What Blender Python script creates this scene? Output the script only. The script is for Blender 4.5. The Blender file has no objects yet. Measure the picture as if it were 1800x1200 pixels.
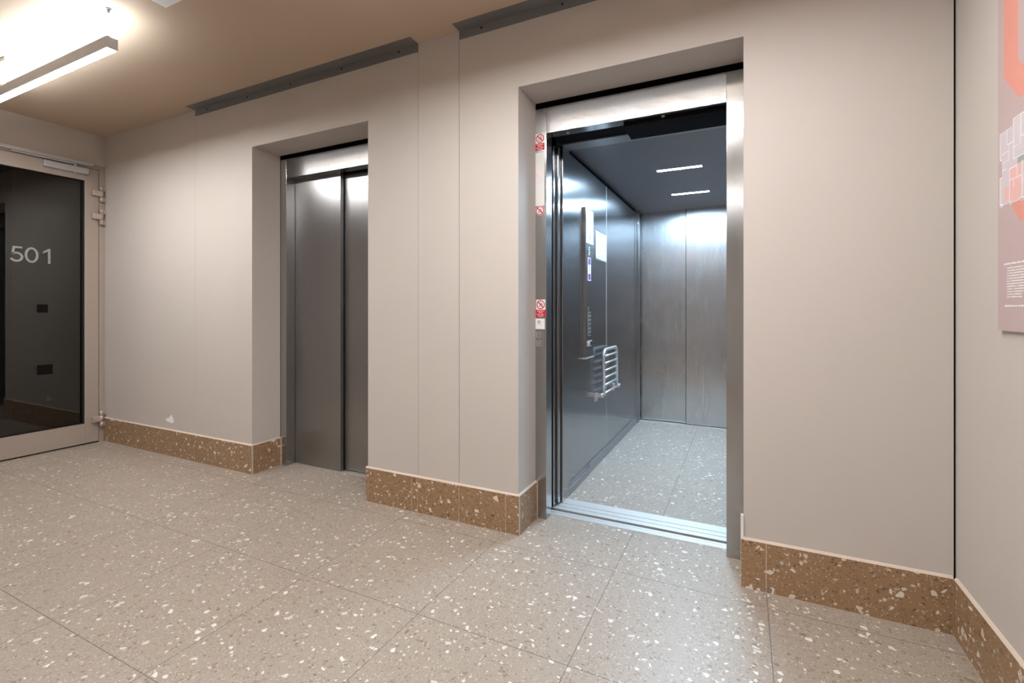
import bpy, bmesh, math, random
from mathutils import Vector, Matrix
random.seed(7)
S = bpy.context.scene
C = S.collection

# ------------------------------------------------------------------ camera, world, exposure
cam = bpy.data.cameras.new('camera')
cam.sensor_width = 36.0
cam.lens = 838.07 / 1800 * 36
cam.shift_y = (543.05 - 600) / 1800
cam.clip_start = 0.02
co = bpy.data.objects.new('camera', cam)
co.location = (0, -2.197, 1.15)
co.rotation_euler = (math.pi / 2, 0, 0.452)
C.objects.link(co)
S.camera = co
W = bpy.data.worlds.new('world')
S.world = W
W.use_nodes = True
W.node_tree.nodes['Background'].inputs[0].default_value = (0.9, 0.95, 1.0, 1)
W.node_tree.nodes['Background'].inputs[1].default_value = 0.02
vs = S.view_settings
vs.view_transform = 'Standard'
vs.look = 'None'
vs.gamma = 1.0
vs.use_curve_mapping = False
vs.exposure = 0.0
S.cycles.max_bounces = 12
S.cycles.diffuse_bounces = 8
S.cycles.glossy_bounces = 8
S.cycles.sample_clamp_indirect = 8
LOBBY_LIGHT = (1.0, 0.985, 0.97)
CAB_LIGHT = (0.565, 0.795, 1.0)
UP_LIGHT = (0.89, 0.95, 1.0)
LAMP_DOWN, LAMP_UP, CAB_POWER = 206.0, 86.0, 1030.0

# ------------------------------------------------------------------ materials
def srgb(r, g, b):
    f = lambda c: (c / 255 / 12.92) if c / 255 <= 0.04045 else ((c / 255 + 0.055) / 1.055) ** 2.4
    return (f(r), f(g), f(b), 1)

class NT:
    def __init__(s, name):
        s.m = bpy.data.materials.new(name)
        s.m.use_nodes = True
        s.t = s.m.node_tree
        s.t.nodes.clear()
        s.out = s.n('ShaderNodeOutputMaterial')
    def n(s, typ, **kw):
        nd = s.t.nodes.new(typ)
        for k, v in kw.items(): setattr(nd, k, v)
        return nd
    def l(s, a, b): s.t.links.new(a, b)
    def val(s, sock, v):
        if hasattr(v, 'is_linked') or isinstance(v, bpy.types.NodeSocket): s.l(v, sock)
        else: sock.default_value = v
    def math(s, op, a, b=None, c=None):
        nd = s.n('ShaderNodeMath', operation=op)
        s.val(nd.inputs[0], a)
        if b is not None: s.val(nd.inputs[1], b)
        if c is not None: s.val(nd.inputs[2], c)
        return nd.outputs[0]
    def mix(s, fac, a, b):
        nd = s.n('ShaderNodeMix', data_type='RGBA')
        s.val(nd.inputs[0], fac); s.val(nd.inputs[6], a); s.val(nd.inputs[7], b)
        return nd.outputs[2]
    def pos(s): return s.n('ShaderNodeNewGeometry').outputs['Position']
    def noise(s, vec, scale, detail=2.0, out='Fac'):
        nd = s.n('ShaderNodeTexNoise')
        s.l(vec, nd.inputs['Vector'])
        nd.inputs['Scale'].default_value = scale; nd.inputs['Detail'].default_value = detail
        return nd.outputs[out]
    def mapping(s, vec, scale):
        nd = s.n('ShaderNodeMapping'); s.l(vec, nd.inputs['Vector']); nd.inputs['Scale'].default_value = scale
        return nd.outputs[0]
    def bsdf(s, **kw):
        b = s.n('ShaderNodeBsdfPrincipled')
        for k, v in kw.items(): s.val(b.inputs[k.replace('_', ' ')], v)
        s.l(b.outputs[0], s.out.inputs[0])
        return b

def plain(name, col, rough=0.5, metal=0.0, spec=0.5):
    t = NT(name)
    p = t.pos()
    n = t.noise(p, 14.0, 4.0)
    c2 = tuple(x * 0.93 for x in col[:3]) + (1,)
    t.bsdf(Base_Color=t.mix(n, col, c2), Roughness=rough, Metallic=metal, Specular_IOR_Level=spec)
    return t.m

def paint(name, col, rough=0.55, dirt=0.0):
    t = NT(name)
    p = t.pos()
    n = t.noise(p, 2.2, 5.0)
    c2 = tuple(x * 0.95 for x in col[:3]) + (1,)
    c = t.mix(n, col, c2)
    fine = t.noise(t.mapping(p, (1, 1, 1)), 260.0, 2.0)
    b = t.bsdf(Base_Color=c, Roughness=rough, Specular_IOR_Level=0.3)
    bp = t.n('ShaderNodeBump'); bp.inputs['Strength'].default_value = 0.05; bp.inputs['Distance'].default_value = 0.001
    t.l(fine, bp.inputs['Height']); t.l(bp.outputs[0], b.inputs['Normal'])
    return t.m

def terrazzo(name, base, base2, white, brown, jx=None, jy=None, rough=0.40, wamt=0.06, scale=1.0, spec=0.5):
    """cement tile with angular pale and brown stone chips; jx / jy give tile joints (offset, pitch)"""
    t = NT(name)
    p = t.pos()
    wob = t.n('ShaderNodeVectorMath', operation='MULTIPLY_ADD')
    t.l(t.noise(p, 60.0, 2.0, 'Color'), wob.inputs[0]); wob.inputs[1].default_value = (0.006,) * 3
    t.l(p, wob.inputs[2])
    v = wob.outputs[0]
    col = t.mix(t.noise(p, 1.3, 3.0), base, base2)
    col = t.mix(t.math('MULTIPLY', t.noise(p, 420.0, 1.0), 0.35), col, tuple(x * 0.6 for x in base[:3]) + (1,))
    def chips(scale_, gate, edge, c, amt, lo=0.0):
        nonlocal col
        e = t.n('ShaderNodeTexVoronoi', feature='DISTANCE_TO_EDGE'); t.l(v, e.inputs['Vector']); e.inputs['Scale'].default_value = scale_ * scale
        f = t.n('ShaderNodeTexVoronoi', feature='F1'); t.l(v, f.inputs['Vector']); f.inputs['Scale'].default_value = scale_ * scale
        sp = t.n('ShaderNodeSeparateColor'); t.l(f.outputs['Color'], sp.inputs[0])
        g = t.math('MULTIPLY', t.math('LESS_THAN', sp.outputs[0], gate), t.math('GREATER_THAN', e.outputs['Distance'], edge))
        g = t.math('MULTIPLY', g, t.math('MULTIPLY_ADD', sp.outputs[1], 1 - amt[0], amt[0]))
        g = t.math('MULTIPLY', g, amt[1])
        col = t.mix(g, col, c)
    chips(190, 0.16, 0.10, brown, (0.3, 0.8))
    chips(240, 0.10, 0.10, white, (0.2, 0.6))
    chips(95, 0.10, 0.12, brown, (0.4, 0.9))
    chips(85, wamt * 0.8, 0.12, white, (0.4, 0.95))
    chips(48, wamt * 0.75, 0.14, white, (0.55, 1.0))
    chips(52, 0.022, 0.15, brown, (0.5, 0.9))
    if jx:
        sx = t.n('ShaderNodeSeparateXYZ'); t.l(p, sx.inputs[0])
        def joint(s_, off, pitch, half):
            a = t.math('DIVIDE', t.math('SUBTRACT', s_, off), pitch)
            fr = t.math('ABSOLUTE', t.math('SUBTRACT', t.math('FRACT', t.math('ADD', a, 0.5)), 0.5))
            return t.math('LESS_THAN', fr, half / pitch)
        j = t.math('MAXIMUM', joint(sx.outputs[0], jx[0], jx[1], 0.0017), joint(sx.outputs[1], jy[0], jy[1], 0.0017))
        col = t.mix(t.math('MULTIPLY', j, 0.8), col, srgb(92, 84, 78))
    r = t.math('MULTIPLY_ADD', t.noise(p, 9.0, 4.0), 0.16, rough - 0.08)
    t.bsdf(Base_Color=col, Roughness=r, Specular_IOR_Level=spec)
    return t.m

def steel(name, col, rough, aniso=0.75, grain='z', smudge=0.1, rot=0.25):
    """brushed stainless sheet: fine grain along one world axis, soft smudges"""
    t = NT(name)
    p = t.pos()
    sc = {'z': (900, 900, 1.5), 'x': (1.5, 900, 900), 'y': (900, 1.5, 900)}[grain]
    g = t.noise(t.mapping(p, sc), 1.0, 2.0)
    sm = t.noise(t.mapping(p, (1, 1, 0.45) if grain == 'z' else (1, 1, 1)), 6.0, 6.0)
    c2 = tuple(x * 0.86 for x in col[:3]) + (1,)
    c = t.mix(g, col, c2)
    r = t.math('ADD', t.math('MULTIPLY_ADD', g, 0.08, rough - 0.04), t.math('MULTIPLY_ADD', sm, smudge, -smudge / 2))
    b = t.bsdf(Base_Color=c, Roughness=r, Metallic=1.0, Anisotropic=aniso, Anisotropic_Rotation=rot)
    tg = t.n('ShaderNodeCombineXYZ')
    tg.inputs['xyz'.index(grain)].default_value = 1.0
    t.l(tg.outputs[0], b.inputs['Tangent'])
    return t.m

def emit(name, col, power):
    t = NT(name)
    e = t.n('ShaderNodeEmission')
    e.inputs[0].default_value = tuple(col) + (1,)
    e.inputs[1].default_value = power
    t.l(e.outputs[0], t.out.inputs[0])
    return t.m

def glass_mat(name):
    t = NT(name)
    tr = t.n('ShaderNodeBsdfTransparent'); tr.inputs[0].default_value = (0.52, 0.53, 0.51, 1)
    gl = t.n('ShaderNodeBsdfGlossy'); gl.inputs['Roughness'].default_value = 0.015
    fr = t.n('ShaderNodeFresnel'); fr.inputs[0].default_value = 1.75
    mx = t.n('ShaderNodeMixShader')
    t.l(fr.outputs[0], mx.inputs[0]); t.l(tr.outputs[0], mx.inputs[1]); t.l(gl.outputs[0], mx.inputs[2])
    t.l(mx.outputs[0], t.out.inputs[0])
    return t.m

M = {}
M['wall'] = paint('taupe_paint', (0.545, 0.50, 0.465, 1))
M['ceiling'] = paint('ceiling_paint', (0.54, 0.425, 0.32, 1), 0.7)
TB = ((0.37, 0.318, 0.266, 1), (0.34, 0.288, 0.242, 1), (0.76, 0.73, 0.69, 1), (0.19, 0.13, 0.085, 1))
M['floor'] = terrazzo('terrazzo_floor', *TB, jx=(-0.5105, 0.5945), jy=(-0.116, 0.6185))
M['cab_floor'] = terrazzo('terrazzo_cab_floor', *TB, jx=(-0.401, 0.62), jy=(1.000, 0.645))
M['base'] = terrazzo('terrazzo_baseboard', (0.33, 0.205, 0.112, 1), (0.29, 0.18, 0.098, 1), (0.74, 0.68, 0.6, 1), (0.13, 0.07, 0.035, 1), rough=0.4, wamt=0.10, scale=0.85)
M['grout'] = plain('pale_grout', srgb(205, 190, 176), 0.7)
M['steel'] = steel('brushed_steel', (0.50, 0.50, 0.505, 1), 0.23)
M['door_steel'] = steel('brushed_door_steel', (0.36, 0.36, 0.365, 1), 0.31)
M['steel_h'] = steel('brushed_steel_lintel', (0.38, 0.38, 0.388, 1), 0.22, aniso=0.3, smudge=0.04, grain='x', rot=0.25)
M['cab_steel'] = steel('brushed_cab_steel', (0.42, 0.43, 0.45, 1), 0.19, smudge=0.06)
M['rear_steel'] = steel('brushed_rear_door_steel', (0.60, 0.61, 0.63, 1), 0.26, smudge=0.09)
M['cab_ceiling'] = plain('satin_cab_ceiling', (0.25, 0.25, 0.27, 1), 0.38, 0.7)
M['alu'] = plain('ribbed_aluminium', (0.76, 0.735, 0.71, 1), 0.42, 0.7)
M['chrome'] = plain('polished_steel', (0.82, 0.82, 0.83, 1), 0.32, 0.85)
M['satin_metal'] = plain('satin_metal', (0.40, 0.40, 0.42, 1), 0.36, 0.85)
M['galv'] = plain('galvanised_steel', (0.21, 0.205, 0.205, 1), 0.55, 0.4)
M['black'] = plain('black_gap', (0.007, 0.007, 0.007, 1), 0.8, spec=0.05)
M['rubber'] = plain('black_rubber', (0.012, 0.012, 0.013, 1), 0.6, spec=0.2)
M['frame'] = plain('door_frame_paint', (0.35, 0.295, 0.255, 1), 0.42)
M['hinge'] = plain('hinge_paint', (0.50, 0.42, 0.37, 1), 0.3, 0.35)
M['silver'] = plain('silver_closer', (0.62, 0.63, 0.66, 1), 0.35, 0.6)
M['white'] = plain('white_plastic', (0.82, 0.82, 0.82, 1), 0.4)
M['paper'] = plain('white_paper', (0.85, 0.86, 0.87, 1), 0.8)
M['red'] = plain('sign_red', srgb(200, 16, 38), 0.4)
M['ink'] = plain('grey_ink', srgb(105, 105, 108), 0.6)
M['violet'] = plain('violet_ink', srgb(128, 62, 140), 0.5)
M['plaster'] = plain('bare_plaster', (0.85, 0.86, 0.87, 1), 0.9)
M['poster'] = plain('mauve_board', srgb(186, 166, 166), 0.6)
M['salmon'] = plain('salmon_print', srgb(214, 146, 132), 0.6)
M['pale_room'] = plain('pale_plan_print', srgb(204, 194, 200), 0.6)
M['pink_room'] = plain('pink_plan_print', srgb(222, 178, 174), 0.6)
M['green_room'] = plain('green_plan_print', srgb(150, 160, 148), 0.6)
M['print_white'] = plain('white_print', srgb(244, 240, 240), 0.6)
M['frost'] = plain('frosted_numeral', (0.25, 0.255, 0.255, 1), 0.7, spec=0.2)
M['dark_plate'] = plain('dark_plate', (0.010, 0.008, 0.007, 1), 0.9, spec=0.0)
M['corridor'] = paint('unlit_corridor_shade', (0.10, 0.095, 0.085, 1))  # corridor is dark because unlit; that shade is put into the colour
M['glass'] = glass_mat('door_glass')
M['lamp_body'] = plain('lamp_aluminium', (0.86, 0.87, 0.90, 1), 0.45, 0.0)
M['lamp_down'] = emit('lamp_diffuser', LOBBY_LIGHT, LAMP_DOWN)
M['lamp_up'] = emit('lamp_uplight', UP_LIGHT, LAMP_UP)
M['cab_lamp'] = emit('cab_lamp_diffuser', CAB_LIGHT, CAB_POWER)
M['led_red'] = emit('red_led', (1.0, 0.66, 0.72), 1.05)
M['led_green'] = emit('green_button_ring', (0.2, 0.8, 0.7), 0.5)

# ------------------------------------------------------------------ mesh helpers
class MB:
    def __init__(s):
        s.bm = bmesh.new(); s.mi = 0
    def box(s, x0, x1, y0, y1, z0, z1, mi=0, bev=0.0):
        vs_ = [s.bm.verts.new((x, y, z)) for x in (x0, x1) for y in (y0, y1) for z in (z0, z1)]
        fs = []
        for idx in ((0, 1, 3, 2), (4, 6, 7, 5), (0, 4, 5, 1), (2, 3, 7, 6), (0, 2, 6, 4), (1, 5, 7, 3)):
            f = s.bm.faces.new([vs_[i] for i in idx]); f.material_index = mi; fs.append(f)
        if bev:
            es = list({e for f in fs for e in f.edges})
            r = bmesh.ops.bevel(s.bm, geom=es, offset=bev, segments=2, affect='EDGES', profile=0.5)
            for f in r['faces']: f.material_index = mi
        return s
    def prism(s, pts, axis, a, b, mi=0):
        """polygon pts in the two other axes, extruded from a to b along axis"""
        def mk(p, w):
            if axis == 'x': return (w, p[0], p[1])
            if axis == 'y': return (p[0], w, p[1])
            return (p[0], p[1], w)
        lo = [s.bm.verts.new(mk(p, a)) for p in pts]; hi = [s.bm.verts.new(mk(p, b)) for p in pts]
        n = len(pts)
        fs = [s.bm.faces.new(lo), s.bm.faces.new(hi)]
        for i in range(n): fs.append(s.bm.faces.new((lo[i], lo[(i + 1) % n], hi[(i + 1) % n], hi[i])))
        for f in fs: f.material_index = mi
        return s
    def ring(s, cu, cv, ro, ri, axis, a, b, n=32, mi=0):
        for i in range(n):
            t0, t1 = 2 * math.pi * i / n, 2 * math.pi * (i + 1) / n
            s.prism([(cu + ri * math.cos(t0), cv + ri * math.sin(t0)), (cu + ro * math.cos(t0), cv + ro * math.sin(t0)),
                     (cu + ro * math.cos(t1), cv + ro * math.sin(t1)), (cu + ri * math.cos(t1), cv + ri * math.sin(t1))], axis, a, b, mi)
        return s
    def disc(s, cu, cv, r, axis, a, b, n=28, mi=0):
        return s.prism([(cu + r * math.cos(2 * math.pi * i / n), cv + r * math.sin(2 * math.pi * i / n)) for i in range(n)], axis, a, b, mi)
    def tube(s, pts, r, n=12, mi=0):
        pts = [Vector(p) for p in pts]
        rings = []
        up = None
        for i, p in enumerate(pts):
            d = (pts[min(i + 1, len(pts) - 1)] - pts[max(i - 1, 0)]).normalized()
            if up is None:
                up = Vector((0, 0, 1)) if abs(d.z) < 0.9 else Vector((1, 0, 0))
            u = d.cross(up).normalized(); w = u.cross(d).normalized(); up = w
            rings.append([s.bm.verts.new(p + r * (math.cos(2 * math.pi * k / n) * u + math.sin(2 * math.pi * k / n) * w)) for k in range(n)])
        fs = []
        for a, b in zip(rings, rings[1:]):
            for k in range(n):
                f = s.bm.faces.new((a[k], a[(k + 1) % n], b[(k + 1) % n], b[k])); f.smooth = True; fs.append(f)
        fs.append(s.bm.faces.new(rings[0][::-1])); fs.append(s.bm.faces.new(rings[-1]))
        for f in fs: f.material_index = mi
        return s
    def build(s, name, mats, parent=None, root=None):
        bmesh.ops.recalc_face_normals(s.bm, faces=s.bm.faces)
        me = bpy.data.meshes.new(name)
        base = Vector((0, 0, 0))
        r = root or parent
        if r is not None:
            while r.parent: r = r.parent
            base = r.location
        bmesh.ops.translate(s.bm, verts=s.bm.verts, vec=-base)
        s.bm.to_mesh(me); s.bm.free()
        for m in (mats if isinstance(mats, (list, tuple)) else [mats]): me.materials.append(M[m])
        o = bpy.data.objects.new(name, me)
        if parent is not None: o.parent = parent
        C.objects.link(o)
        return o

def thing(name, label, cat, loc=(0, 0, 0), group=None):
    o = bpy.data.objects.new(name, None)
    o.empty_display_size = 0.05
    o.location = loc
    C.objects.link(o)
    o['label'] = label; o['category'] = cat
    if group: o['group'] = group
    return o
def struct(o, label=None, cat=None):
    o['kind'] = 'structure'
    if label: o['label'] = label
    if cat: o['category'] = cat
    return o
def copy_thing(o, delta, label):
    def rec(src, par):
        c = src.copy(); C.objects.link(c); c.parent = par
        for ch in src.children: rec(ch, c)
        return c
    kids = list(o.children)
    r = o.copy(); C.objects.link(r)
    for k in kids: rec(k, r)
    r.location = Vector(o.location) + Vector(delta); r['label'] = label
    return r

# ------------------------------------------------------------------ the shell
XL, XR, ZC, YB = -5.03, 0.675, 2.6535, -5.2
WT = 0.225                                   # depth of the recesses in the lift wall
N1, N2, ZN = (-3.080, -2.027), (-1.031, 0.0), 2.280

m = MB()
m.box(XL - 1.9, XR + 0.15, YB - 0.15, 0.302, -0.12, 0)
struct(m.build('floor', 'floor'), 'beige terrazzo tiled lobby floor with white and brown chips', 'floor')
m = MB().box(XL - 0.12, XR + 0.15, YB - 0.15, 0.30, ZC, ZC + 0.15)
struct(m.build('ceiling', 'ceiling'), 'taupe painted lobby ceiling', 'ceiling')

# lift wall: panels separated by real 2 mm grooves over a dark backing
m = MB()
T = 0.035
S1, S2, S3 = -3.727, -1.655, -1.3845
g = 0.0011
def panel(x0, x1, z0, z1, y0=0.0, y1=WT): m.box(x0, x1, y0, y1, z0, z1)
panel(XL - 0.1, S1 - g * 0.6, 0, ZC)
panel(S1 + g * 0.6, N1[0], 0, ZC); panel(N1[0], N1[1], ZN, ZC); panel(N1[1], S2 - g, 0, ZC)
panel(S2 + g, S3 - g * 1.3, 0, ZC)
panel(S3 + g * 1.3, N2[0], 0, ZC); panel(N2[0], N2[1], ZN, ZC); panel(N2[1], XR - 0.007, 0, ZC)
wf = struct(m.build('wall_front', 'wall'), 'taupe panelled lift wall with two deep door recesses', 'wall')
m = MB()
for s_ in (S1, S2, S3): m.box(s_ - 0.02, s_ + 0.02, 0.05, WT - 0.001, 0, ZC)
m.box(XR - 0.006, XR, 0.006, 0.10, 0, ZC)
m.build('groove_backing', 'black', wf)
# chipped paint low on the wall, left bay
m = MB()
m.prism([(-4.115, 0.272), (-4.085, 0.292), (-4.062, 0.297), (-4.045, 0.316), (-4.028, 0.322), (-4.024, 0.300), (-4.010, 0.292), (-4.006, 0.266), (-4.03, 0.256), (-4.055, 0.262), (-4.085, 0.264)], 'y', -0.0012, 0.002)
o = m.build('chipped_paint', 'plaster', wf); o['label'] = 'white patch of chipped paint'

m = MB().box(XR, XR + 0.15, YB, 0.3, 0, ZC)
struct(m.build('wall_right', 'wall'), 'taupe side wall carrying the mauve poster', 'wall')
m = MB().box(XL - 0.1, XR + 0.15, YB - 0.15, YB, 0, ZC)
struct(m.build('wall_back', 'wall'), 'taupe wall behind the viewer', 'wall')
DL = -1.13                                    # far jamb of the glass door opening
m = MB()
m.box(XL - 0.12, XL, YB, DL, 0, ZC)
m.box(XL - 0.12, XL, DL, 0.0, 2.392, ZC)
struct(m.build('wall_left', 'wall'), 'taupe end wall above the glass door', 'wall')
# corridor past the glass door
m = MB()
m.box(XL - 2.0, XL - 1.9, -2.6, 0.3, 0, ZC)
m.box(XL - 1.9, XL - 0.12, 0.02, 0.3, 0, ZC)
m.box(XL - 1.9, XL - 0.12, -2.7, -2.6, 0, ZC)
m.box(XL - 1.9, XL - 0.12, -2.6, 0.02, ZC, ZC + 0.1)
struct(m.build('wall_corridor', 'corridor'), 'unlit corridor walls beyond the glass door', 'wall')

# lift shaft shell behind the wall (dark, closes gaps)
for bx_ in (
        (XL, N1[0] + 0.004, WT, WT + 0.01, 0, ZC),
        (-3.2, -1.9, WT + 0.16, WT + 0.20, 0, ZC),
        (-3.2, -3.155, WT, WT + 0.16, 0, ZC),
        (-1.99, -1.95, WT, WT + 0.16, 0, ZC),
        (-3.2, -1.95, WT + 0.004, WT + 0.16, 2.285, 2.31),
        (-1.15, 0.30, WT + 0.004, 0.47, 2.285, 2.31),
        (-1.30, -1.28, WT, 3.1, 0, ZC),
        (0.42, 0.44, WT, 3.1, 0, ZC),
        (-1.28, 0.42, 3.08, 3.1, 0, ZC),
        (-1.28, 0.42, 0.47, 3.08, 2.5, 2.52),
        (-1.28, 0.42, 0.302, 3.08, -0.2, -0.17),
        ):
    struct(MB().box(*bx_).build('wall_shaft', 'black'))

# ------------------------------------------------------------------ baseboards
def baseboard(name, label, runs):
    """runs: (axis, fixed face, direction of the wall behind it, [cuts])"""
    m = MB(); gr = MB()
    H_, TH, gp = 0.200, 0.010, 0.0012
    for axis, face, sgn, cuts in runs:
        for a, b in zip(cuts, cuts[1:]):
            a_, b_ = a + gp, b - gp
            if axis == 'x': m.box(a_, b_, min(face, face + sgn * TH), max(face, face + sgn * TH), 0.0025, H_)
            else: m.box(min(face, face + sgn * TH), max(face, face + sgn * TH), a_, b_, 0.0025, H_)
        a, b = cuts[0], cuts[-1]
        f0, f1 = face + sgn * 0.0006, face + sgn * TH
        lo, hi = min(f0, f1), max(f0, f1)
        if axis == 'x': gr.box(a, b, lo, hi, 0, H_ + 0.0005)
        else: gr.box(lo, hi, a, b, 0, H_ + 0.0005)
        if axis == 'y' and b == 0.222:           # upright bead against the lift jamb
            gr.box(min(face - sgn * 0.002, face + sgn * TH), max(face - sgn * 0.002, face + sgn * TH), 0.2205, 0.2258, 0, H_ + 0.004)
        # bead of caulk along the top
        if axis == 'x': gr.prism([(face, H_), (face + sgn * TH, H_), (face + sgn * TH, H_ + 0.008), (face + sgn * TH * .6, H_ + 0.006)], 'x', a, b)
        else: gr.prism([(face, H_), (face + sgn * TH, H_), (face + sgn * TH, H_ + 0.008), (face + sgn * TH * .6, H_ + 0.006)], 'y', a, b)
    o = m.build(name, 'base')
    struct(o, label, 'baseboard')
    gr.build('grout', 'grout', o)
    return o
F = -0.010
b1 = baseboard('baseboard_left', 'brown terrazzo baseboard from the glass door to the first lift', [
    ('x', F, 1, [XL, -4.512, -4.059, -3.72, -3.474, N1[0] + 0.010]),
    ('y', N1[0] + 0.010, -1, [0.0008, 0.222])])
b2 = baseboard('baseboard_middle', 'brown terrazzo baseboard between the two lifts', [
    ('x', F, 1, [N1[1] - 0.010, -1.697, -1.655, -1.380, -1.099, N2[0] + 0.010]),
    ('y', N2[0] + 0.010, -1, [0.0008, 0.222]),
    ('y', N1[1] - 0.010, 1, [0.0008, 0.222])])
b3 = baseboard('baseboard_front', 'brown terrazzo baseboard right of the open lift', [
    ('x', F, 1, [N2[1] - 0.010, 0.083, XR - 0.010]),
    ('y', N2[1] - 0.010, 1, [0.0008, 0.222])])
m = MB().box(-0.010, 0.0, F + 0.001, 0.004, 0.203, 0.300)
m.build('filler_strip', 'white', b3)['label'] = 'white strip of filler'
b4 = baseboard('baseboard_right', 'brown terrazzo baseboard below the poster wall', [
    ('y', XR - 0.010, 1, [-5.2, -4.5, -3.92, -3.32, -2.72, -2.12, -1.35, -0.75, -0.151, F])])

# ------------------------------------------------------------------ ceiling angle rails
def rail(name, label, x0, x1, screws):
    t = thing(name, label, 'metal rail', ((x0 + x1) / 2, -0.04, ZC), 'steel angles where ceiling meets wall')
    m = MB()
    m.prism([(0.0, ZC), (-0.074, ZC), (-0.074, ZC - 0.003), (-0.004, ZC - 0.003), (-0.004, ZC - 0.048), (0.0, ZC - 0.048)], 'x', x0, x1)
    m.build('angle_profile', 'galv', t)
    for x in screws:
        m = MB()
        m.disc(x, ZC - 0.020, 0.0055, 'y', -0.0065, -0.004, 14)
        m.build('screw', 'rubber', t)
    return t
rail('angle_rail', 'long grey steel angle along ceiling edge above the closed lift', -3.722, -1.658, (-3.582, -3.126, -2.691, -2.236, -1.792))
rail('angle_rail', 'grey steel angle along ceiling edge above the open lift', -1.382, XR - 0.008, (-1.244, -0.793, -0.34, 0.11, 0.52))

# ceiling access panel at the top of the view
m = MB()
m.box(-2.58, -1.98, -1.42, -0.822, ZC - 0.006, ZC)
t = thing('access_panel', 'white square access panel set flush in the ceiling', 'hatch', (-2.28, -1.12, ZC - 0.006))
o = m.build('panel_face', 'white', t)
m = MB()
for a in ((-2.588, -2.58, -1.428, -0.814), (-1.98, -1.972, -1.428, -0.814), (-2.58, -1.98, -1.428, -1.42), (-2.58, -1.98, -0.822, -0.814)):
    m.box(*a, ZC - 0.004, ZC)
m.build('panel_rim', 'white', t)

# ------------------------------------------------------------------ pendant lamps
def pendant(x0, x1, yc, label, dc=-0.26):
    z0, z1, hw = 2.442, 2.498, 0.0245
    t = thing('pendant_lamp', label, 'lamp', ((x0 + x1) / 2, yc, z0))
    m = MB()
    m.box(x0, x1, yc - hw, yc - hw + 0.004, z0, z1); m.box(x0, x1, yc + hw - 0.004, yc + hw, z0, z1)
    m.box(x0, x0 + 0.003, yc - hw + 0.004, yc + hw - 0.004, z0, z1); m.box(x1 - 0.003, x1, yc - hw + 0.004, yc + hw - 0.004, z0, z1)
    m.box(x0 + 0.003, x1 - 0.003, yc - hw + 0.004, yc + hw - 0.004, z0 + 0.02, z0 + 0.034)
    m.build('housing', 'lamp_body', t)
    m = MB().box(x0 + 0.004, x1 - 0.004, yc - hw + 0.005, yc + hw - 0.005, z0 + 0.001, z0 + 0.004)
    m.build('diffuser', 'lamp_down', t)
    m = MB().box(x0 + 0.03, x1 - 0.03, yc - hw + 0.006, yc + hw - 0.006, z1 - 0.012, z1 - 0.009)
    m.build('uplight_strip', 'lamp_up', t)
    for x in (x0 + 0.035, x1 - 0.035):
        m = MB()
        m.tube([(x, yc, z1 - 0.02), (x, yc, ZC - 0.02)], 0.0009, 8)
        m.tube([(x, yc, z1 - 0.005), (x, yc, z1 + 0.018)], 0.004, 10)
        m.build('suspension_wire', 'silver', t)
        m = MB()
        m.tube([(x, yc, ZC - 0.022), (x, yc, ZC - 0.004)], 0.006, 12); m.tube([(x, yc, ZC - 0.005), (x, yc, ZC)], 0.013, 14)
        m.build('ceiling_mount', 'silver', t)
    xc = (x0 + x1) / 2 + dc
    m = MB().box(xc - 0.14, xc + 0.14, yc - 0.035, yc + 0.055, ZC - 0.026, ZC, bev=0.002)
    m.build('canopy', 'white', t)
    for dx in (-0.02, 0.02):
        m = MB().tube([(xc + dx, yc + 0.008 - dx * 0.2, ZC - 0.025), (xc + dx, yc + 0.004, z1 - 0.018)], 0.0028, 8)
        m.build('power_cord', 'white', t)
    return t
pendant(-4.45, -2.825, -0.932, 'slim linear pendant lamp glowing up and down near the glass door', -0.45)
pendant(-1.45, 0.28, -0.932, 'second linear pendant lamp hanging in front of the open lift')
pendant(-1.9, 0.1, -3.4, 'added unseen pendant lamp behind the viewer, brightening the walls')  # extra lamp added out of view to lift the wall brightness

# ------------------------------------------------------------------ glass door 501
d = struct(thing('door_1', 'taupe framed glass door with frosted number 501', 'door', (XL, -0.55, 0)))
FX = XL + 0.004
m = MB()                                        # fixed frame
m.box(XL - 0.06, FX, -0.042, -0.001, 0, 2.392); m.box(XL - 0.06, FX, DL, DL + 0.04, 0, 2.392)
m.box(XL - 0.06, FX, DL + 0.04, -0.042, 2.352, 2.392)
m.box(XL + 0.002, FX + 0.003, -0.012, -0.001, 0, 2.392)
m.build('door_frame', 'frame', d)
LX0, LX1 = XL - 0.055, XL + 0.006               # leaf
y0, y1 = DL + 0.044, -0.046
GY0, GY1, GZ0, GZ1 = DL + 0.145, -0.142, 0.178, 2.241
m = MB()
m.box(LX0, LX1, GY1, y1, 0.012, 2.348, bev=0.0015); m.box(LX0, LX1, y0, GY0, 0.012, 2.348, bev=0.0015)
m.box(LX0, LX1, GY0, GY1, 0.012, GZ0); m.box(LX0, LX1, GY0, GY1, GZ1, 2.348)
leaf = m.build('door_leaf', 'frame', d)
m = MB()                                        # black glazing gasket
m.box(LX1 - 0.028, LX1 - 0.012, GY1 - 0.012, GY1, GZ0, GZ1); m.box(LX1 - 0.028, LX1 - 0.012, GY0, GY0 + 0.012, GZ0, GZ1)
m.box(LX1 - 0.028, LX1 - 0.012, GY0, GY1, GZ0, GZ0 + 0.006); m.box(LX1 - 0.028, LX1 - 0.012, GY0, GY1, GZ1 - 0.006, GZ1)
m.build('gasket', 'rubber', leaf)
GX = LX1 - 0.030
m = MB().box(GX - 0.008, GX, GY0 + 0.001, GY1 - 0.001, GZ0 + 0.001, GZ1 - 0.001)
pane = m.build('glass_pane', 'glass', d)
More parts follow.
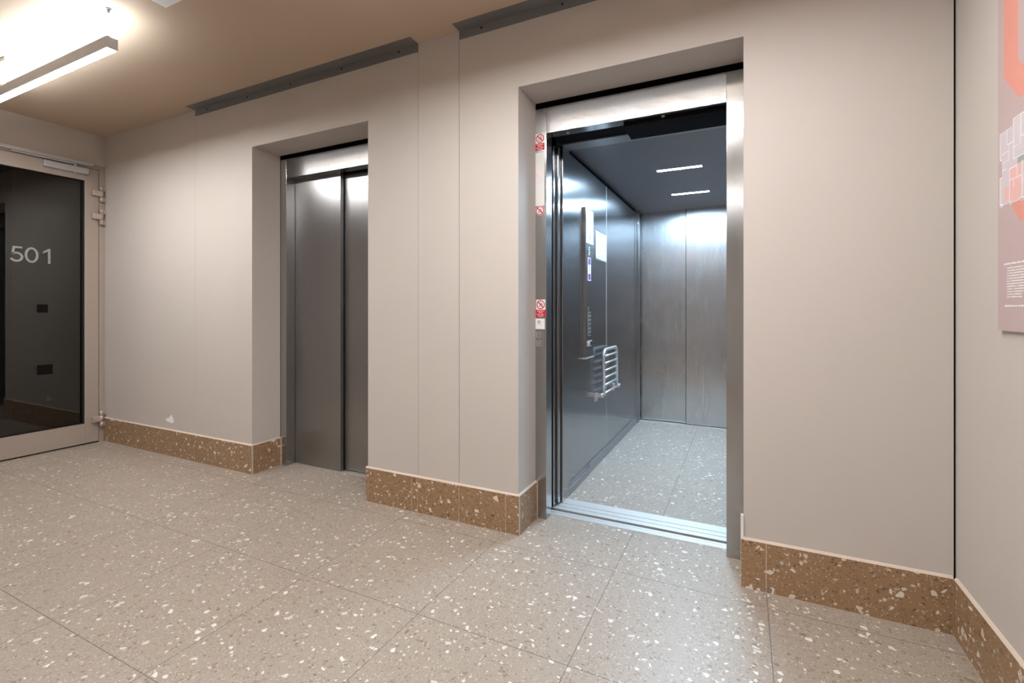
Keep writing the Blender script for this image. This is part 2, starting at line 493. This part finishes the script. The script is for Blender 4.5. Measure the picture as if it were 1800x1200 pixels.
def text_mesh(txt, name, mat, parent, origin, ux, uz, size, depth, stretch=1.0):
    cu = bpy.data.curves.new('lettering', 'FONT'); cu.body = txt; cu.size = 1.0; cu.extrude = 0.0; cu.align_x = 'LEFT'
    ob = bpy.data.objects.new('lettering', cu); C.objects.link(ob)
    bpy.context.view_layer.update()
    dg = bpy.context.evaluated_depsgraph_get()
    me = bpy.data.meshes.new_from_object(ob.evaluated_get(dg))
    bpy.data.objects.remove(ob); bpy.data.curves.remove(cu)
    xs = [v.co.x for v in me.vertices]; ys = [v.co.y for v in me.vertices]
    x0_, x1_, y0_, y1_ = min(xs), max(xs), min(ys), max(ys)
    w, h = stretch, size
    bm = bmesh.new(); bm.from_mesh(me)
    n = Vector(ux).cross(Vector(uz)).normalized()
    r = bmesh.ops.extrude_face_region(bm, geom=list(bm.faces))
    top = [e for e in r['geom'] if isinstance(e, bmesh.types.BMVert)]
    tops = set(top)
    for v in bm.verts:
        a = (v.co.x - x0_) / (x1_ - x0_) * w; b = (v.co.y - y0_) / (y1_ - y0_) * h
        v.co = Vector(origin) + Vector(ux) * a + Vector(uz) * b - n * (depth if v in tops else 0)
    bpy.data.meshes.remove(me)
    mb = MB(); mb.bm.free(); mb.bm = bm
    return mb.build(name, mat, parent)
m = MB()                                        # frosted numerals 5 0 1
gx0, gx1 = GX + 0.0001, GX + 0.0006
nz, nh, sw = 1.516, 0.120, 0.0155
def arc_band(cy, cz, ry, rz, a0, a1, w, n=22):
    for i in range(n):
        t0, t1 = a0 + (a1 - a0) * i / n, a0 + (a1 - a0) * (i + 1) / n
        m.prism([(cy + (ry - w) * math.cos(t0), cz + (rz - w) * math.sin(t0)), (cy + ry * math.cos(t0), cz + rz * math.sin(t0)),
                 (cy + ry * math.cos(t1), cz + rz * math.sin(t1)), (cy + (ry - w) * math.cos(t1), cz + (rz - w) * math.sin(t1))], 'x', gx0, gx1)
y5 = -0.592
m.box(gx0, gx1, y5 + 0.014, y5 + 0.070, nz + nh - 0.014, nz + nh)
m.prism([(y5 + 0.014, nz + nh - 0.012), (y5 + 0.029, nz + nh - 0.012), (y5 + 0.022, nz + 0.062), (y5 + 0.006, nz + 0.053)], 'x', gx0, gx1)
arc_band(y5 + 0.036, nz + 0.039, 0.040, 0.039, math.radians(143), math.radians(-158), sw)
arc_band(-0.468, nz + nh / 2, 0.041, nh / 2 + 0.001, 0, 2 * math.pi, sw, 36)
m.box(gx0, gx1, -0.370, -0.370 + sw, nz, nz + nh)
m.prism([(-0.370, nz + nh), (-0.370, nz + nh - 0.022), (-0.401, nz + nh - 0.040), (-0.401, nz + nh - 0.026), (-0.378, nz + nh - 0.008)], 'x', gx0, gx1)
m.build('door_number', 'frost', pane)['label'] = 'frosted number 501 on the glass'
for (a, b, c, e) in ((-0.436, -0.370, 1.122, 1.187), (-0.436, -0.340, 0.624, 0.703)):
    m = MB().box(GX, GX + 0.0008, a, b, c, e)
    m.build('glass_sticker', 'dark_plate', pane)['label'] = 'dark rectangular sticker on the glass'
for zc in (2.145, 1.947, 0.202):
    m = MB()
    hx = XL + 0.024
    m.tube([(hx, -0.034, zc - 0.068), (hx, -0.034, zc - 0.026)], 0.0145, 18); m.tube([(hx, -0.034, zc + 0.027), (hx, -0.034, zc + 0.068)], 0.0145, 18)
    m.box(XL + 0.004, hx, -0.030, -0.004, zc - 0.066, zc - 0.028); m.box(XL + 0.004, hx, -0.030, -0.004, zc + 0.029, zc + 0.066)
    h = m.build('hinge', 'hinge', d)
    m = MB()
    m.tube([(hx, -0.034, zc - 0.025), (hx, -0.034, zc + 0.026)], 0.0150, 18)
    m.box(XL + 0.006, hx + 0.013, -0.098, -0.034, zc - 0.023, zc + 0.024, bev=0.002)
    m.build('hinge_flap', 'hinge', h)
m = MB().box(XL + 0.006, XL + 0.044, -0.415, -0.130, 2.288, 2.338, bev=0.002)
cl = m.build('door_closer', 'silver', d); cl['label'] = 'silver box of the door closer'
m = MB()
m.tube([(XL + 0.026, -0.215, 2.338), (XL + 0.026, -0.215, 2.362)], 0.009, 14); m.tube([(XL + 0.026, -0.215, 2.281), (XL + 0.026, -0.215, 2.288)], 0.010, 14)
m.build('closer_spindle', 'chrome', cl)
m = MB().box(XL + 0.020, XL + 0.032, -0.60, -0.205, 2.352, 2.362)
m.build('closer_arm', 'silver', cl)
m = MB().box(XL + 0.006, XL + 0.034, -0.72, -0.095, 2.366, 2.392, bev=0.0015)
m.build('closer_track', 'silver', d)['label'] = 'silver slide track of the door closer'

# ------------------------------------------------------------------ lift entrances
def entrance(label, n, closed):
    x0, x1 = n
    t = thing('elevator_entrance', label, 'elevator door', ((x0 + x1) / 2, WT, 0))
    JW, ZT, ZL = 0.063, 2.249, 2.110
    jl, jr = x0 + JW - 0.0, x1 - JW - 0.008
    F0 = WT + 0.001
    for a, b in ((x0 - 0.03, jl), (jr, x1 + 0.03)):
        m = MB()
        m.box(a, b, F0, F0 + 0.075, 0.0, ZT, bev=0.0012)
        m.build('jamb', 'steel', t)
    m = MB()
    m.box(jl + 0.0008, jr - 0.0008, F0, F0 + 0.004, ZL, ZT)
    m.box(jl + 0.0008, jr - 0.0008, F0 + 0.004, F0 + 0.075, ZL, ZL + 0.004)
    li = m.build('lintel', 'steel_h', t)
    if closed:
        ym = 0.295
        xm = -2.560
        m = MB().box(jl - 0.03, xm, ym + 0.008, ym + 0.036, 0.006, ZL + 0.03, bev=0.001)
        m.build('door_panel', 'door_steel', t)
        m = MB().box(xm - 0.06, jr + 0.03, ym + 0.046, ym + 0.074, 0.010, ZL + 0.03, bev=0.001)
        m.build('door_panel', 'door_steel', t)
        m = MB()
        m.box(jl, jr, 0.3025, 0.325, -0.02, 0.003); m.box(jl, jr, 0.330, 0.345, -0.02, 0.003); m.box(jl, jr, 0.35, 0.37, -0.02, 0.001); m.box(jl, jr, 0.3025, 0.37, -0.03, -0.01)
        m.build('sill', 'alu', t)
    else:
        m = MB()
        for a, b in ((0.3025, 0.313), (0.3155, 0.336), (0.3385, 0.358)): m.box(jl - 0.02, jr + 0.02, a, b, -0.02, 0.002)
        m.box(jl - 0.02, jr + 0.02, 0.3025, 0.358, -0.03, -0.008)
        m.build('sill', 'alu', t)
        # operator track seen below the lintel and its deeper cover on one side
        m = MB().box(jl, jr, F0 + 0.080, 0.4705, 2.128, 2.20)
        m.build('door_track', 'black', t)
        m = MB().box(-0.56, jr + 0.0, F0 + 0.052, 0.470, 2.088, 2.122, bev=0.002)
        m.build('track_cover', 'black', t)
        for x in (-0.86, -0.36):
            m = MB().tube([(x, F0 + 0.045, ZL - 0.003), (x, F0 + 0.045, ZL)], 0.008, 14)
            m.build('bolt', 'chrome', li)
        # landing door panels slid away into the left pocket
        for a, b in ((0.312, 0.338), (0.345, 0.371)):
            m = MB().box(-1.24, -0.992, a, b, 0.010, 2.13, bev=0.001)
            m.build('door_panel', 'door_steel', t)
    return t
entrance('brushed steel lift entrance with its two door panels closed', N1, True)
entrance('brushed steel lift entrance standing open onto the lit cab', N2, False)

# ------------------------------------------------------------------ the lift cab
cab = thing('elevator_cab', 'open lift cab with brushed steel walls and terrazzo floor', 'elevator cab', (-0.40, 1.6, 0))
CX0, CX1, CYB, CZ = -0.975, 0.150, 2.835, 2.147
m = MB().box(CX0 - 0.03, CX1 + 0.03, 0.548, CYB + 0.06, -0.08, 0.0)
m.build('cab_floor', 'cab_floor', cab)
m = MB()
for a, b in ((0.3835, 0.4245), (0.4295, 0.4715), (0.4765, 0.5475)): m.box(CX0 - 0.03, CX1 + 0.03, a, b, -0.03, 0.003)
m.box(CX0 - 0.03, CX1 + 0.03, 0.3835, 0.5475, -0.05, -0.010)
m.build('cab_sill', 'alu', cab)
m = MB().box(CX0 - 0.03, CX1 + 0.03, 0.60, CYB + 0.1, CZ, CZ + 0.04)
m.build('cab_ceiling', 'cab_ceiling', cab)
m = MB()
m.box(CX0 - 0.03, CX1 + 0.03, 0.472, 0.560, 2.120, 2.30); m.box(CX0 - 0.03, CX1 + 0.03, 0.567, 0.60, 2.125, 2.30)
m.build('cab_header', 'satin_metal', cab)
for a, b in ((0.602, 1.5145), (1.5215, 2.600)):
    m = MB().box(CX0 - 0.03, CX0, a, b, 0.075, 2.118)
    m.build('wall_panel', 'cab_steel', cab)
m = MB().box(CX0 - 0.028, CX0 + 0.0012, 1.5145, 1.5215, 0.075, 2.118)
m.build('joint_strip', 'alu', cab)
m = MB().box(CX0 - 0.028, CX0 - 0.012, 0.602, 2.60, 2.118, CZ)
m.build('shadow_gap', 'black', cab)
for a, b in ((0.602, 1.5165), (1.5195, CYB)):
    m = MB().box(CX1, CX1 + 0.03, a, b, 0.075, 2.118)
    m.build('wall_panel', 'cab_steel', cab)
for s_, xx in ((1, CX0), (-1, CX1)):
    m = MB()
    e = 0.012 * s_
    lo, hi = min(xx - 0.03 * s_, xx + e), max(xx - 0.03 * s_, xx + e)
    m.box(lo, hi, 0.602, 1.022, 0.0, 0.045, bev=0.002)
    lo, hi = min(xx - 0.03 * s_, xx + e * 0.75), max(xx - 0.03 * s_, xx + e * 0.75)
    m.box(lo, hi, 1.022, 2.80, 0.0, 0.072, bev=0.002)
    lo2, hi2 = min(xx - 0.03 * s_, xx + e * 0.3), max(xx - 0.03 * s_, xx + e * 0.3)
    m.box(lo2, hi2, 0.602, 1.020, 0.045, 0.072)
    m.build('skirting', 'satin_metal', cab)
    m = MB()                                      # front return post beside the opening
    m.box(min(xx - 0.06 * s_, xx + 0.011 * s_), max(xx - 0.06 * s_, xx + 0.011 * s_), 0.478, 0.600, 0.003, 2.12, bev=0.0015)
    m.build('front_return', 'cab_steel', cab)
    m = MB()                                      # rear corner posts
    m.box(min(xx - 0.03 * s_, xx + 0.004 * s_), max(xx - 0.03 * s_, xx + 0.004 * s_), 2.602, 2.70, 0.072, CZ)
    m.box(min(xx - 0.03 * s_, xx + 0.016 * s_), max(xx - 0.03 * s_, xx + 0.016 * s_), 2.70, 2.80, 0.0, CZ, bev=0.001)
    m.build('corner_post', 'cab_steel', cab)
# cab door stack in the left pocket
for a, b, x in ((0.388, 0.420, -0.988), (0.430, 0.468, -0.974)):
    m = MB().box(-1.25, x, a, b, 0.012, 2.10, bev=0.002)
    m.build('cab_door_panel', 'cab_steel', cab)
# rear doors
m = MB().box(CX0 - 0.02, -0.50, CYB + 0.022, CYB + 0.05, 0.010, CZ)
m.build('rear_door_panel', 'rear_steel', cab)
m = MB().box(-0.514, CX1 + 0.02, CYB - 0.012, CYB + 0.016, 0.010, CZ, bev=0.001)
m.build('rear_door_panel', 'rear_steel', cab)
m = MB().box(-0.5175, -0.5135, CYB - 0.013, CYB + 0.018, 0.010, CZ)  # dark strip standing in for the seam line and contact shadow at the step
m.build('seam_shadow_strip', 'rubber', cab)
m = MB()
m.box(CX0, CX1, CYB - 0.05, CYB - 0.022, -0.02, 0.0025); m.box(CX0, CX1, CYB - 0.018, CYB + 0.022, -0.02, 0.0025)
m.build('rear_sill', 'alu', cab)

# cab ceiling lights
def cab_light(yc, label):
    t = thing('ceiling_light', label, 'lamp', (-0.412, yc, CZ), 'linear lights in the lift ceiling')
    m = MB()
    x0, x1, w = -0.560, -0.262, 0.017
    m.box(x0 - 0.004, x1 + 0.004, yc - w - 0.004, yc - w, CZ - 0.003, CZ); m.box(x0 - 0.004, x1 + 0.004, yc + w, yc + w + 0.004, CZ - 0.003, CZ)
    m.box(x0 - 0.004, x0, yc - w, yc + w, CZ - 0.003, CZ); m.box(x1, x1 + 0.004, yc - w, yc + w, CZ - 0.003, CZ)
    m.build('light_frame', 'alu', t)
    m = MB().box(x0, x1, yc - w, yc + w, CZ - 0.002, CZ - 0.0005)
    m.build('diffuser', 'cab_lamp', t)
    return t
cab_light(1.360, 'bright white light strip in lift ceiling, closer to the door opening')
cab_light(2.150, 'bright white light strip in lift ceiling, closer to the rear doors')

# control panel on the left cab wall
PX = -0.955
t = thing('control_panel', 'tall narrow steel lift control panel with buttons', 'control panel', (CX0, 0.93, 0.82))
m = MB()
m.box(CX0, PX, 0.836, 1.024, 0.822, 1.840, bev=0.0015)
m.build('panel_body', 'cab_steel', t)
m = MB().box(CX0, PX + 0.006, 0.830, 1.030, 0.812, 0.820, bev=0.002)
m.build('bottom_lip', 'chrome', t)
m = MB().box(PX, PX + 0.0012, 0.846, 1.018, 1.600, 1.832)
w_ = m.build('display_plate', 'white', t)
m = MB(); m.box(PX + 0.0012, PX + 0.0016, 0.925, 0.940, 1.630, 1.655); m.box(PX + 0.0012, PX + 0.0016, 0.928, 0.936, 1.668, 1.674)
m.build('printed_mark', 'ink', w_)
def strokes(mb, axis, fix, th, u0, u1, z, h, seed, mi=0, sgn=1):
    """row of small letter-like marks from u0 to u1"""
    rnd = random.Random(seed)
    u = u0
    while u < u1 - h * 0.5:
        wd = h * rnd.uniform(0.4, 0.8)
        if rnd.random() < 0.16: u += h * 0.6; continue
        hh = h * rnd.uniform(0.7, 1.0)
        lo, hi = min(fix, fix + th * sgn), max(fix, fix + th * sgn)
        if axis == 'x': mb.box(lo, hi, u, min(u + wd, u1), z, z + hh, mi)
        else: mb.box(u, min(u + wd, u1), lo, hi, z, z + hh, mi)
        u += wd + h * 0.22
m = MB()
for k in range(4): m.box(PX, PX + 0.0006, 0.905 + 0.009 * (k % 2), 0.93 + 0.009 * (k % 2), 1.52 + k * 0.016, 1.531 + k * 0.016)
m.build('engraved_marking', 'white', t)
m = MB().box(PX, PX + 0.0007, 0.886, 0.960, 1.345, 1.504)
st = m.build('printed_sticker', 'paper', t); st['label'] = 'white sticker with violet blocks at both ends'
m = MB()
m.box(PX + 0.0007, PX + 0.0011, 0.896, 0.950, 1.350, 1.393)
m.build('violet_print', 'violet', st)
m = MB(); m.box(PX + 0.0007, PX + 0.0011, 0.896, 0.950, 1.455, 1.499)
m.build('violet_print', 'violet', st)
m = MB(); m.ring(0.923, 1.437, 0.012, 0.007, 'x', PX + 0.0007, PX + 0.0011, 20); m.ring(0.923, 1.411, 0.012, 0.007, 'x', PX + 0.0007, PX + 0.0011, 20)
m.build('ring_print', 'ink', st)
zb = [1.150, 1.118, 1.090, 1.062, 1.034, 1.006, 0.978]
for k, z in enumerate(zb):
    for yb in ((0.908,) if k in (0,) else (0.905, 0.948)):
        m = MB()
        m.box(PX, PX + 0.003, yb - 0.0125, yb + 0.0125, z - 0.0095, z + 0.0095, bev=0.0015)
        bt = m.build('button', 'cab_steel', t)
        m = MB()
        a, b, c, e = yb - 0.0155, yb + 0.0155, z - 0.0122, z + 0.0122
        m.box(PX, PX + 0.0015, a, a + 0.0022, c, e); m.box(PX, PX + 0.0015, b - 0.0022, b, c, e)
        m.box(PX, PX + 0.0015, a, b, c, c + 0.0022); m.box(PX, PX + 0.0015, a, b, e - 0.0022, e)
        m.build('button_rim', 'led_green' if (k == 4 and yb > 0.93) else 'alu', bt)
m = MB().box(PX, PX + 0.004, 0.862, 0.978, 0.894, 0.934, bev=0.002)
ks = m.build('key_switch', 'alu', t)
m = MB(); m.tube([(PX + 0.003, 0.905, 0.914), (PX + 0.010, 0.905, 0.914)], 0.012, 16)
m.build('key_barrel', 'chrome', ks)
m = MB().box(PX + 0.004, PX + 0.006, 0.935, 0.968, 0.900, 0.928)
m.build('key_slot', 'rubber', ks)

t.location.y += 0.066

# paper notice
t = thing('paper_notice', 'white printed paper sheet taped beside the lift control panel', 'paper', (CX0, 1.36, 1.51))
m = MB()
bmv = m.bm
nx, nz = 8, 6
grid = [[bmv.verts.new((CX0 + 0.0010 + 0.0016 * math.sin(i * 0.9) * math.sin(j * 0.8 + 0.4) ** 2 + (0.0030 if (i == nx and j == 0) else 0), 1.212 + 0.300 * i / nx, 1.514 + 0.211 * j / nz)) for j in range(nz + 1)] for i in range(nx + 1)]
for i in range(nx):
    for j in range(nz):
        f = bmv.faces.new((grid[i][j], grid[i + 1][j], grid[i + 1][j + 1], grid[i][j + 1])); f.smooth = True
sh = m.build('sheet', 'paper', t)
sol = sh.modifiers.new('thickness', 'SOLIDIFY'); sol.thickness = 0.0006
m = MB()
strokes(m, 'x', CX0 + 0.0030, 0.0003, 1.25, 1.45, 1.700, 0.009, 3)
m.build('heading_text', 'ink', t)
m = MB()
for k in range(9):
    if k == 4:
        m.build('body_text', 'ink', t)
        m = MB()
    if k in (3, 4): continue
    strokes(m, 'x', CX0 + 0.0030, 0.0003, 1.245, 1.38 + 0.09 * ((k * 37) % 10) / 10, 1.680 - k * 0.017, 0.005, 10 + k)
m.build('body_text', 'ink', t)
m = MB()
strokes(m, 'x', CX0 + 0.0030, 0.0003, 1.32, 1.43, 1.622, 0.010, 44)
m.build('subheading_text', 'ink', t)

# folding seat
t = thing('folding_seat', 'polished tubular steel slatted seat folded up on lift wall', 'folding seat', (CX0, 1.47, 0.5))
SX = -0.930
ya, yb, za, zt, rr = 1.272, 1.672, 0.520, 0.846, 0.012
arc = lambda cy, cz, a0, a1, r, n=7: [(SX, cy + r * math.cos(a0 + (a1 - a0) * i / n), cz + r * math.sin(a0 + (a1 - a0) * i / n)) for i in range(n + 1)]
pts = [(SX, ya, za)] + arc(ya + 0.05, zt - 0.05, math.pi, math.pi / 2, 0.05) + arc(yb - 0.05, zt - 0.05, math.pi / 2, 0, 0.05) + [(SX, yb, za)]
m = MB().tube(pts, rr, 14)
m.build('seat_frame', 'chrome', t)
for z in (0.798, 0.744, 0.690, 0.636, 0.582, 0.522):
    m = MB().tube([(SX, ya, z), (SX, yb, z)], 0.0085, 12)
    m.build('seat_slat', 'chrome', t)
for yy, s_ in ((ya - 0.055, -1), (yb + 0.065, 1)):
    m = MB()
    m.tube([(SX, yy - 0.025 * s_ * -1, 0.520), (SX, (ya if s_ < 0 else yb), 0.520)], 0.014, 14)
    m.prism([(yy - 0.030, 0.475), (yy + 0.030, 0.475), (yy + 0.030, 0.535), (yy - 0.030, 0.535)], 'x', CX0, CX0 + 0.006)
    m.prism([(CX0 + 0.004, yy - 0.010), (SX + 0.010, yy - 0.010), (SX + 0.010, yy + 0.010), (CX0 + 0.004, yy + 0.010)], 'z', 0.505, 0.533)
    m.build('hinge_bracket', 'chrome', t)

# ------------------------------------------------------------------ signs and buttons on the open lift's left jamb
JY = WT + 0.001
def prohibition(label, xc, zc, r, text):
    t = thing('prohibition_sign', label, 'sign', (xc, JY, zc), 'round red prohibition stickers on the lift jamb')
    m = MB()
    e = JY - 0.0008
    if text:
        m.box(xc - r * 1.12, xc + r * 1.12, e, JY, zc - r * 1.12, zc + r * 1.15)
    else:
        m.disc(xc, zc, r * 1.08, 'y', e, JY)
    m.build('sticker', 'paper', t)
    m = MB()
    m.ring(xc, zc, r, r * 0.80, 'y', e - 0.0004, e, 36)
    k = r * 0.82 * 0.707; w = r * 0.085
    m.prism([(xc - k - w, zc + k - w), (xc - k + w, zc + k + w), (xc + k + w, zc - k + w), (xc + k - w, zc - k - w)], 'y', e - 0.0004, e)
    m.build('red_ring', 'red', t)
    m = MB()                                     # small grey pictogram: figures in a box
    for dx, dz in ((0.10, 0.22), (0.36, 0.05)):
        m.disc(xc + r * dx, zc + r * dz + r * 0.22, r * 0.09, 'y', e - 0.0002, e, 12)
        m.box(xc + r * (dx - 0.07), xc + r * (dx + 0.07), e - 0.0002, e, zc + r * (dz - 0.25), zc + r * (dz + 0.12))
    m.box(xc - r * 0.35, xc - r * 0.12, e - 0.0002, e, zc - r * 0.45, zc - r * 0.12)
    m.build('pictogram', 'ink', t)
    if text:
        m = MB()
        z1_ = zc - r * 1.12
        m.box(xc - r * 1.15, xc + r * 1.15, e - 0.0004, JY, z1_ - r * 1.62, z1_)
        tp = m.build('text_panel', 'red', t)
        m = MB()
        for q, (ww, hh) in enumerate(((0.80, .16), (0.45, .16), (0.95, .14), (0.62, .14))):
            strokes(m, 'y', e - 0.0004, 0.0003, xc - r * ww, xc + r * ww, z1_ - r * (0.40 + 0.36 * q), r * hh * 1.2, 70 + q, sgn=-1)
        m.build('lettering', 'paper', tp)
    return t
prohibition('upper red prohibition sticker with text, at top of the lift jamb', -1.005, 2.086, 0.0235, True)
prohibition('plain round prohibition sticker without text panel, below the floor indicator', -1.0055, 1.690, 0.0245, False)
prohibition('red prohibition sticker with text, just above the call button panel', -1.001, 1.174, 0.0245, True)
t = thing('floor_indicator', 'pale floor indicator strip with a pink down arrow', 'indicator', (-1.012, JY, 1.72))
m = MB().box(-1.044, -0.979, JY - 0.0015, JY, 1.716, 2.020 - 0.012)
m.build('indicator_face', 'white', t)
m = MB()
e = JY - 0.0015
m.prism([(-1.028, 1.912), (-0.992, 1.916), (-1.010, 1.876)], 'y', e - 0.0005, e)
m.build('down_arrow', 'led_red', t)
text_mesh('5', 'floor_digit', 'led_red', t, (-1.021, e, 1.836), (1, 0, 0), (0, 0, 1), 0.034, -0.0004, 0.020)
t = thing('call_panel', 'steel lift call panel with two square buttons', 'call button', (-1.009, JY, 0.985))
m = MB().box(-1.041, -0.978, JY - 0.0018, JY, 0.934, 1.039, bev=0.0008)
m.build('panel_face', 'steel', t)
for z, up in ((1.010, True), (0.963, False)):
    m = MB()
    e = JY - 0.0018
    a, b, c, q = -1.026, -0.998, z - 0.015, z + 0.015
    m.box(a, a + 0.003, e - 0.002, e, c, q); m.box(b - 0.003, b, e - 0.002, e, c, q); m.box(a, b, e - 0.002, e, c, c + 0.003); m.box(a, b, e - 0.002, e, q - 0.003, q)
    bt = m.build('button', 'alu', t)
    m = MB()
    s_ = 1 if up else -1
    m.prism([(-1.019, z - 0.006 * s_), (-1.012, z + 0.006 * s_), (-1.005, z - 0.006 * s_), (-1.012, z + 0.001 * s_)], 'y', e - 0.0015, e)
    m.build('arrow_mark', 'alu', bt)
t = thing('card_label', 'small white card label above the call buttons', 'label', (-1.010, JY, 1.07))
m = MB().box(-1.0435, -0.9775, JY - 0.0012, JY, 1.040, 1.098)
m.build('card', 'paper', t)
m = MB()
e = JY - 0.0012
m.ring(-1.011, 1.079, 0.0085, 0.0055, 'y', e - 0.0003, e, 22)
m.disc(-1.011, 1.080, 0.0028, 'y', e - 0.0003, e, 12)
strokes(m, 'y', e, 0.0003, -1.022, -1.000, 1.0655, 0.002, 5, sgn=-1)
m.build('printed_mark', 'ink', t)

# ------------------------------------------------------------------ poster on the right wall
t = thing('wall_poster', 'mauve wall poster with salmon lettering and a white floor plan', 'poster', (XR, -0.8, 1.088))
PF = 0.664
m = MB().box(PF, XR, -1.25, -0.338, 1.088, 2.35)
m.build('board', 'poster', t)
e1, e2, e3, e4 = PF - 0.0003, PF - 0.0006, PF - 0.0009, PF - 0.0012
m = MB()                                        # big salmon zero-like octagon outline: outer then inner edge
out = [(-0.374, 2.25), (-0.374, 1.803), (-0.455, 1.716), (-0.78, 1.716), (-0.86, 1.803), (-0.86, 2.25)]
inn = [(-0.449, 2.25), (-0.449, 1.822), (-0.478, 1.793), (-0.757, 1.793), (-0.785, 1.822), (-0.785, 2.25)]
for i in range(5):
    m.prism([out[i], out[i + 1], inn[i + 1], inn[i]], 'x', e1, PF)
m.build('salmon_lettering', 'salmon', t)
m = MB()
m.prism([(-0.40, 1.449), (-0.462, 1.386), (-0.70, 1.386), (-0.76, 1.449)], 'x', e1, PF)
m.build('salmon_lettering', 'salmon', t)
m = MB()
m.prism([(-0.353, 1.650), (-0.427, 1.648), (-0.429, 1.669), (-0.86, 1.669), (-0.86, 1.442), (-0.353, 1.442), (-0.353, 1.524), (-0.367, 1.524), (-0.367, 1.574), (-0.353, 1.574)], 'x', e2, PF)
m.build('plan_area', 'pale_room', t)
m = MB(); m.box(e3, PF, -0.472, -0.408, 1.444, 1.538); m.box(e3, PF, -0.406, -0.378, 1.455, 1.492)
m.build('plan_room', 'pink_room', t)
m = MB(); m.box(e3, PF, -0.80, -0.450, 1.542, 1.559)
m.build('plan_corridor', 'green_room', t)
m = MB()
lw = 0.0022
def ln(pts):
    for (a, b), (c, d_) in zip(pts, pts[1:]):
        m.box(e4, PF, min(a, c) - lw / 2, max(a, c) + lw / 2, min(b, d_) - lw / 2, max(b, d_) + lw / 2)
ln([(-0.353, 1.650), (-0.427, 1.650), (-0.427, 1.669), (-0.86, 1.669)])
ln([(-0.353, 1.650), (-0.353, 1.574), (-0.367, 1.574), (-0.367, 1.524), (-0.353, 1.524), (-0.353, 1.442), (-0.371, 1.442)])
ln([(-0.393, 1.650), (-0.393, 1.608), (-0.427, 1.608)]); ln([(-0.429, 1.669), (-0.429, 1.559), (-0.48, 1.559)])
ln([(-0.367, 1.589), (-0.404, 1.589)]); ln([(-0.404, 1.608), (-0.404, 1.560)]); ln([(-0.367, 1.564), (-0.404, 1.564)]); ln([(-0.367, 1.542), (-0.390, 1.542)])
ln([(-0.407, 1.538), (-0.448, 1.538), (-0.448, 1.505)]); ln([(-0.407, 1.538), (-0.407, 1.442)]); ln([(-0.407, 1.506), (-0.473, 1.506)]); ln([(-0.430, 1.506), (-0.430, 1.484)])
ln([(-0.473, 1.545), (-0.473, 1.443)]); ln([(-0.468, 1.669), (-0.468, 1.590)]); ln([(-0.429, 1.590), (-0.468, 1.590)]); ln([(-0.468, 1.61), (-0.52, 1.61)])
for x in (-0.54, -0.61, -0.68, -0.76, -0.86): ln([(x, 1.669), (x, 1.559)]); ln([(x + 0.01, 1.542), (x + 0.01, 1.442)])
m.box(e4, PF, -0.368, -0.352, 1.438, 1.449); m.box(e4, PF, -0.420, -0.406, 1.438, 1.446); m.box(e4, PF, -0.482, -0.462, 1.439, 1.448)
ln([(-0.407, 1.442), (-0.86, 1.442)])
m.build('plan_lines', 'print_white', t)
m = MB()
strokes(m, 'x', PF - 0.0004, 0.0004, -0.66, -0.372, 1.274, 0.0052, 21)
m.build('heading_text', 'print_white', t)
m = MB()
for k in range(12): strokes(m, 'x', PF - 0.0004, 0.0004, -0.66 if k < 10 else -0.47, -0.390, 1.2625 - k * 0.0073, 0.0034, 30 + k)
m.build('body_text', 'print_white', t)
m = MB()
strokes(m, 'x', PF - 0.0004, 0.0004, -0.66, -0.376, 1.157, 0.0045, 60)
m.build('footer_text', 'print_white', t)
